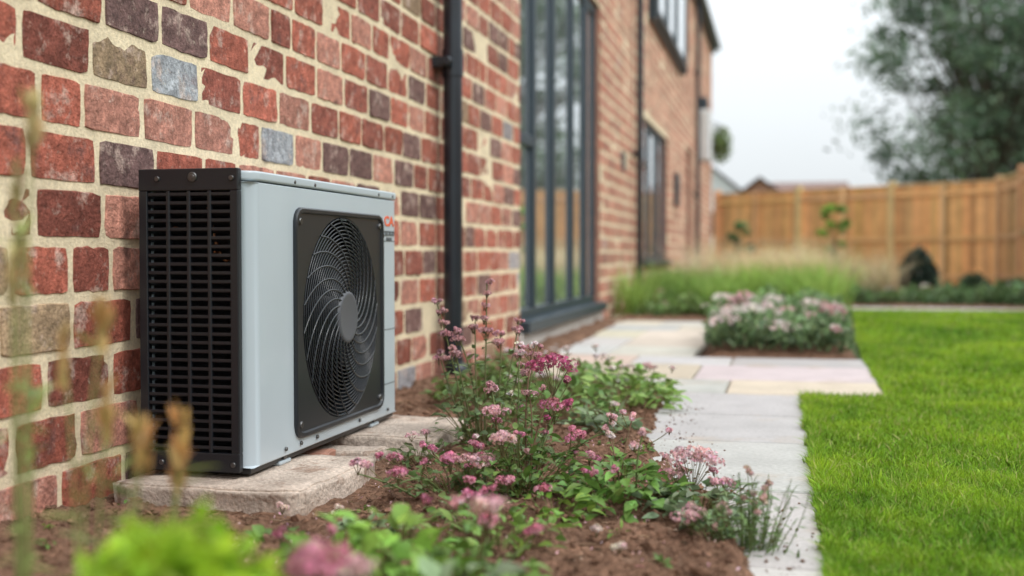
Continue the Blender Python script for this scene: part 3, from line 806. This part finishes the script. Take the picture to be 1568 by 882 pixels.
def weed(name,x,y,hts,tip):
    a=Acc(); z=gzs(x,y)
    for (dx,dy,hz,w) in hts:
        b=np.array([x+dx*.3,y+dy*.3,z-.01]); e=np.array([x+dx,y+dy,hz])
        p=bez(b,(b*.5+e*.5)+np.array([rng.normal(0,.01),rng.normal(0,.01),.02]),e,12); tube(a,p,.0026,.0011,(.34,.38,.14),5,1)
        stemleaves(a,p,10,.045,.008,(.30,.38,.12),.05,.95)
        n=16; leaves(a,np.tile(p[-1],(n,1))-np.array([0,0,1])*rng.uniform(0,.05,n)[:,None],rng.normal(0,.25,(n,3))+np.array([0,0,1]),w,.008,.1,tip,0)
    basal(a,x,y,z,40,.05,.08,.05,.014,(.22,.33,.09))
    return a.build(name,MP)
weed('tall_weed',-.72,.98,[(.02,0,.64,.03),(-.01,.02,.52,.02),(.01,-.02,.49,.03),(.0,.0,.58,.02)],(.46,.38,.18))
weed('tall_weed',-.67,1.0,[(.03,0,.44,.03),(.02,.02,.36,.03),(.0,-.02,.42,.02),(.06,.01,.33,.03)],(.52,.34,.14))
weed('tall_weed',-.63,1.04,[(.01,0,.325,.03),(.05,.0,.335,.03),(.035,.02,.30,.03)],(.60,.36,.15))
a=Acc()
for _ in range(46):
    y=rng.uniform(1.5,3.2); x=rng.uniform(-1.25,soil_bound(y)-.05)
    if onblock(x,y): continue
    basal(a,x,y,soilz(x,y),int(rng.integers(4,9)),.012,.012,.016,.008,GR if rng.random()<.6 else BG)
a.build('seedlings',MP)
a=Acc()
n=520; Y=rng.uniform(1.5,3.0,n); X=np.array([rng.uniform(-.95,soil_bound(v)-.02) for v in Y]); 
P=np.array([[x,y,soilz(x,y)+.006] for x,y in zip(X,Y)]); leafquads(a,P,.0045,cvar((.68,.44,.46),n,.3)); a.build('fallen_petals',[M_petal])
a=Acc()
for (x,y) in ((-.245,1.78),(-.80,2.0),(-.90,1.98),(-.3,1.9)): umbel(a,(x,y,gzs(x,y)+.018),.010,(.76,.64,.56),1)
a.build('fallen_flower_heads',MP)

def bedflowers(name,x0,x1,y0,y1,n,h,col,fcols,nfl,ls=.02,fr=(.02,.05)):
    a=Acc()
    X=rng.uniform(x0,x1,n);Y=rng.uniform(y0,y1,n)
    hh=np.array([.45+1.2*abs(nz(float(x),float(y),3.3,2))+.4*nz(float(x),float(y),9) for x,y in zip(X,Y)])*h
    Z=fall(Y)+.04+hh*rng.random(n)**.6
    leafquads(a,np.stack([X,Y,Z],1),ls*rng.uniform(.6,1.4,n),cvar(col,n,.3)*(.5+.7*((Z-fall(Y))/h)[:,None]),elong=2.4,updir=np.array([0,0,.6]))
    for _ in range(nfl):
        x=rng.uniform(x0,x1);y=rng.uniform(y0,y1); hz=float(fall(y))+.04+h*(.45+1.2*abs(nz(x,y,3.3,2)))*rng.uniform(.7,1.15)
        c=fcols[int(rng.integers(0,len(fcols)))]; r=rng.uniform(*fr); k=30
        D=unit(rng.normal(0,1,(k,3)));D[:,2]=abs(D[:,2])
        leafquads(a,np.array([x,y,hz])+D*r*np.array([1,1,.7]),r*.5,cvar(c,k,.12,.04),m=1,elong=1.3)
    return a.build(name,[M_leaf,M_petal])
bedflowers('flower_bed',-.38,.33,5.70,7.8,10000,.21,(.17,.26,.12),[PALE,LPINK,(.82,.76,.71),(.64,.42,.43),PALE],88,fr=(.02,.062))
bedflowers('low_border_flowers',-1.1,.42,8.8,10.5,3500,.16,(.17,.26,.08),[PALE,LPINK],22,.03)
bedflowers('back_border_flowers',.4,3.3,14.2,17.5,5000,.22,(.12,.20,.08),[PALE,(.6,.2,.2)],26,.05)
def ornamental(name,x0,x1,y0,y1,clumps,per,h,w,cols_):
    a=Acc()
    for _ in range(clumps):
        x=rng.uniform(x0,x1);y=rng.uniform(y0,y1); hc=h*rng.uniform(.7,1.2)
        X=x+rng.normal(0,.07,per);Y=y+rng.normal(0,.07,per)
        c=cols_[int(rng.integers(0,len(cols_)))]
        blades(a,X,Y,fall(Y)+.02,hc*rng.uniform(.5,1.1,per),np.full(per,w),rng.uniform(.1,.8,per),cvar(c,per,.2))
    return a.build(name,[M_grass])
ornamental('ornamental_grass',-1.15,.35,8.9,11.0,40,170,.44,.008,[(.28,.44,.09),(.35,.50,.12),(.24,.38,.09)])
ornamental('feather_grass',-.9,.4,11.3,13.2,34,200,.74,.007,[(.68,.54,.34),(.74,.62,.42),(.60,.51,.29)])
ornamental('ornamental_grass',-1.2,-.9,9.4,13.0,10,140,.45,.008,[(.18,.30,.08)])
ornamental('feather_grass',-.6,1.2,14.5,17,18,180,.8,.009,[(.58,.48,.3),(.45,.46,.2)])
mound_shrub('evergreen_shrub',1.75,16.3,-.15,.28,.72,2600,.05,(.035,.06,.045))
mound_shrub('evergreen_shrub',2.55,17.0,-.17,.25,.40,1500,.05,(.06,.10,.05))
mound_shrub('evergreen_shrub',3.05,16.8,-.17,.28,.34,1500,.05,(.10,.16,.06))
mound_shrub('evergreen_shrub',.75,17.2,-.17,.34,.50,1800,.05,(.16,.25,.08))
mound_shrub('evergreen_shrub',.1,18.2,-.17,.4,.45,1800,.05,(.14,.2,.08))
def tree(name,x,y,z0,H,crown_r,trunk_r,nclump,nleaf,ls,col,crown_base=.3,lean=0,dens=.34,rmin=.14,sg=.42):
    a=Acc()
    trunk=bez((x,y,z0),(x+lean*.3,y,z0+H*.4),(x+lean,y,z0+H*.82),10); tube(a,trunk,trunk_r,trunk_r*.25,(.1,.08,.06),9,1)
    cl=[]
    for k in range(nclump):
        t=crown_base+(1-crown_base)*rng.random(); tt=(t-crown_base)/(1-crown_base)
        prof=math.sin(math.pi*min(1,(.14+tt*.80)))**.6
        ang=rng.uniform(0,6.28); rr=crown_r*prof*math.sqrt(rng.uniform(.10,1.12))
        c=np.array([x+lean*t+math.cos(ang)*rr,y+math.sin(ang)*rr,z0+H*t+rng.normal(0,H*.02)])
        cl.append((c,crown_r*rng.uniform(rmin,dens)))
        i=int(min(8,max(2,(t*.85)*9)))
        s=trunk[max(1,i-2)]
        tube(a,bez(s,(s+c)/2+np.array([0,0,H*.03]),c,6),trunk_r*.28,trunk_r*.05,(.1,.08,.06),5,1)
    per=nleaf//nclump
    for c,r in cl:
        g=rng.normal(0,sg,(per,3))*r*np.array([1.15,1.15,.8])
        br=rng.uniform(.55,1.4); n_=len(g)
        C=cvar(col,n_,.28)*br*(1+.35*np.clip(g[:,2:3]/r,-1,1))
        leafquads(a,c+g,ls*rng.uniform(.6,1.3,n_),np.clip(C,.003,.9),elong=2.0)
    return a.build(name,[M_leaf,M_bark])
tree('sapling',.62,15.0,-.15,1.35,.16,.012,14,500,.05,(.22,.36,.07),.5)
tree('sapling',-.75,20.5,-.27,1.3,.22,.014,14,700,.06,(.10,.18,.07),.55)
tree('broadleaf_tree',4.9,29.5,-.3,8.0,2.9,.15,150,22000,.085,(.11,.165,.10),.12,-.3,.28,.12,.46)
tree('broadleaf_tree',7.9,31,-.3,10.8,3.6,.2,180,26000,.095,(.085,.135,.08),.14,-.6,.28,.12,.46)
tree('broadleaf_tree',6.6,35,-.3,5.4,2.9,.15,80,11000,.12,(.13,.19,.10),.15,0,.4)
hbk=empty('hanging_basket')
BXx=WX+.22
a=Acc(); tube(a,bez((WX,20.6,2.75),(WX+.1,20.6,2.85),(BXx,20.6,2.74),8),.01,.01,(0,0,0),6)
for k in range(3):
    t=k*2.09; tube(a,[[BXx,20.6,2.74],[BXx+.15*math.cos(t),20.6+.15*math.sin(t),2.4]],.004,.004,(0,0,0),4)
tube(a,[[BXx,20.6,2.4],[BXx,20.6,2.32],[BXx,20.6,2.25]],.15,.05,(0,0,0),14); a.build('basket_and_bracket',[M_pipe],parent=hbk)
a=Acc(); n=900; D=unit(rng.normal(0,1,(n,3))); leafquads(a,np.array([BXx,20.6,2.42])+D*rng.uniform(.2,1.35,n)[:,None]*np.array([.17,.20,.26]),.045,cvar((.18,.26,.10),n,.3)); a.build('basket_foliage',[M_leaf],parent=hbk)

def far_house(name,x0,x1,y0,y1,ze,zr,wallm,roofm,ridge='x'):
    e=empty(name); a=Acc(); abox(a,x0,x1,y0,y1,-.3,ze)
    r=Acc()
    if ridge=='x':
        ym=(y0+y1)/2
        a.add([[x0,y0,ze],[x0,y1,ze],[x0,ym,zr]],[[0,1,2]]); a.add([[x1,y0,ze],[x1,y1,ze],[x1,ym,zr]],[[0,1,2]])
        for yy_ in (y0-.25,y1+.25): r.add([[x0-.2,yy_,ze-.05],[x1+.2,yy_,ze-.05],[x1+.2,ym,zr+.08],[x0-.2,ym,zr+.08]],[[0,1,2,3]])
    else:
        xm=(x0+x1)/2
        a.add([[x0,y0,ze],[x1,y0,ze],[xm,y0,zr]],[[0,1,2]]); a.add([[x0,y1,ze],[x1,y1,ze],[xm,y1,zr]],[[0,1,2]])
        for xx in (x0-.25,x1+.25): r.add([[xx,y0-.2,ze-.05],[xx,y1+.2,ze-.05],[xm,y1+.2,zr+.08],[xm,y0-.2,zr+.08]],[[0,1,2,3]])
    a.build('walls',[wallm],smooth=False,parent=e); r.build('roof',[roofm],smooth=False,parent=e)
    for k in range(2):
        xx=x0+(x1-x0)*(.25+.4*k); box('window',xx,xx+.8,y0-.03,y0+.05,ze-1.3,ze-.4,M_frame,e,bev=0)
far_house('distant_house',-1.2,2.3,46,51,2.6,3.35,M_reveal,M_tile)
far_house('distant_house',-5.5,-1.2,44,50,2.5,4.3,M_white,M_tileg,'y')
far_house('distant_house',-1.7,.1,40,43,2.3,3.05,M_reveal,M_tile,'y')

# ------------------------------------------------------------------ LIGHT, SKY
w=bpy.data.worlds.new('World'); scene.world=w; w.use_nodes=True
nt=w.node_tree; N=nt.nodes; L=nt.links; bg=N['Background']
sky=N.new('ShaderNodeTexSky'); sky.sky_type='NISHITA'; sky.sun_disc=False
EL,AZ=math.radians(50),math.radians(112)
sky.sun_elevation=EL; sky.sun_rotation=AZ; sky.dust_density=3
tc=N.new('ShaderNodeTexCoord'); sp_=N.new('ShaderNodeSeparateXYZ'); L.new(tc.outputs['Generated'],sp_.inputs[0])
mr=N.new('ShaderNodeMapRange'); mr.inputs['From Min'].default_value=.05; mr.inputs['From Max'].default_value=.7; mr.inputs['To Min'].default_value=9.6; mr.inputs['To Max'].default_value=24
L.new(sp_.outputs['Z'],mr.inputs['Value'])
no=N.new('ShaderNodeTexNoise'); no.inputs['Scale'].default_value=2.2; no.inputs['Detail'].default_value=5; L.new(tc.outputs['Generated'],no.inputs['Vector'])
m2=N.new('ShaderNodeMapRange'); m2.inputs['From Min'].default_value=.3; m2.inputs['From Max'].default_value=.7; m2.inputs['To Min'].default_value=.94; m2.inputs['To Max'].default_value=1.05
L.new(no.outputs['Fac'],m2.inputs['Value'])
mm=N.new('ShaderNodeMath'); mm.operation='MULTIPLY'; L.new(mr.outputs[0],mm.inputs[0]); L.new(m2.outputs[0],mm.inputs[1])
cl=N.new('ShaderNodeVectorMath'); cl.operation='SCALE'; cl.inputs[0].default_value=(.92,.97,1.0); L.new(mm.outputs[0],cl.inputs['Scale'])
mx=N.new('ShaderNodeMix'); mx.data_type='RGBA'; mx.inputs['Factor'].default_value=.94
L.new(sky.outputs[0],mx.inputs['A']); L.new(cl.outputs[0],mx.inputs['B']); L.new(mx.outputs['Result'],bg.inputs['Color'])
bg.inputs['Strength'].default_value=.1
sd=bpy.data.lights.new('sun','SUN'); sd.energy=1.5; sd.angle=math.radians(14); sd.color=(1,.97,.93)
so_=bpy.data.objects.new('sun',sd); COL.objects.link(so_)
dirv=Vector((math.sin(AZ)*math.cos(EL),math.cos(AZ)*math.cos(EL),math.sin(EL)))
so_.rotation_euler=dirv.to_track_quat('Z','Y').to_euler()

# ------------------------------------------------------------------ CAMERA
cd=bpy.data.cameras.new('camera'); cam=bpy.data.objects.new('camera',cd); COL.objects.link(cam)
cd.lens=40.82; cd.sensor_width=36; cd.clip_start=.05; cd.clip_end=1500
cam.location=(0,0,.5); cam.rotation_euler=(math.radians(90-1.64),0,math.radians(13.17))
cd.dof.use_dof=True; cd.dof.focus_distance=2.5; cd.dof.aperture_fstop=1.9
scene.camera=cam
scene.view_settings.view_transform='Standard'; scene.view_settings.look='None'; scene.view_settings.exposure=0
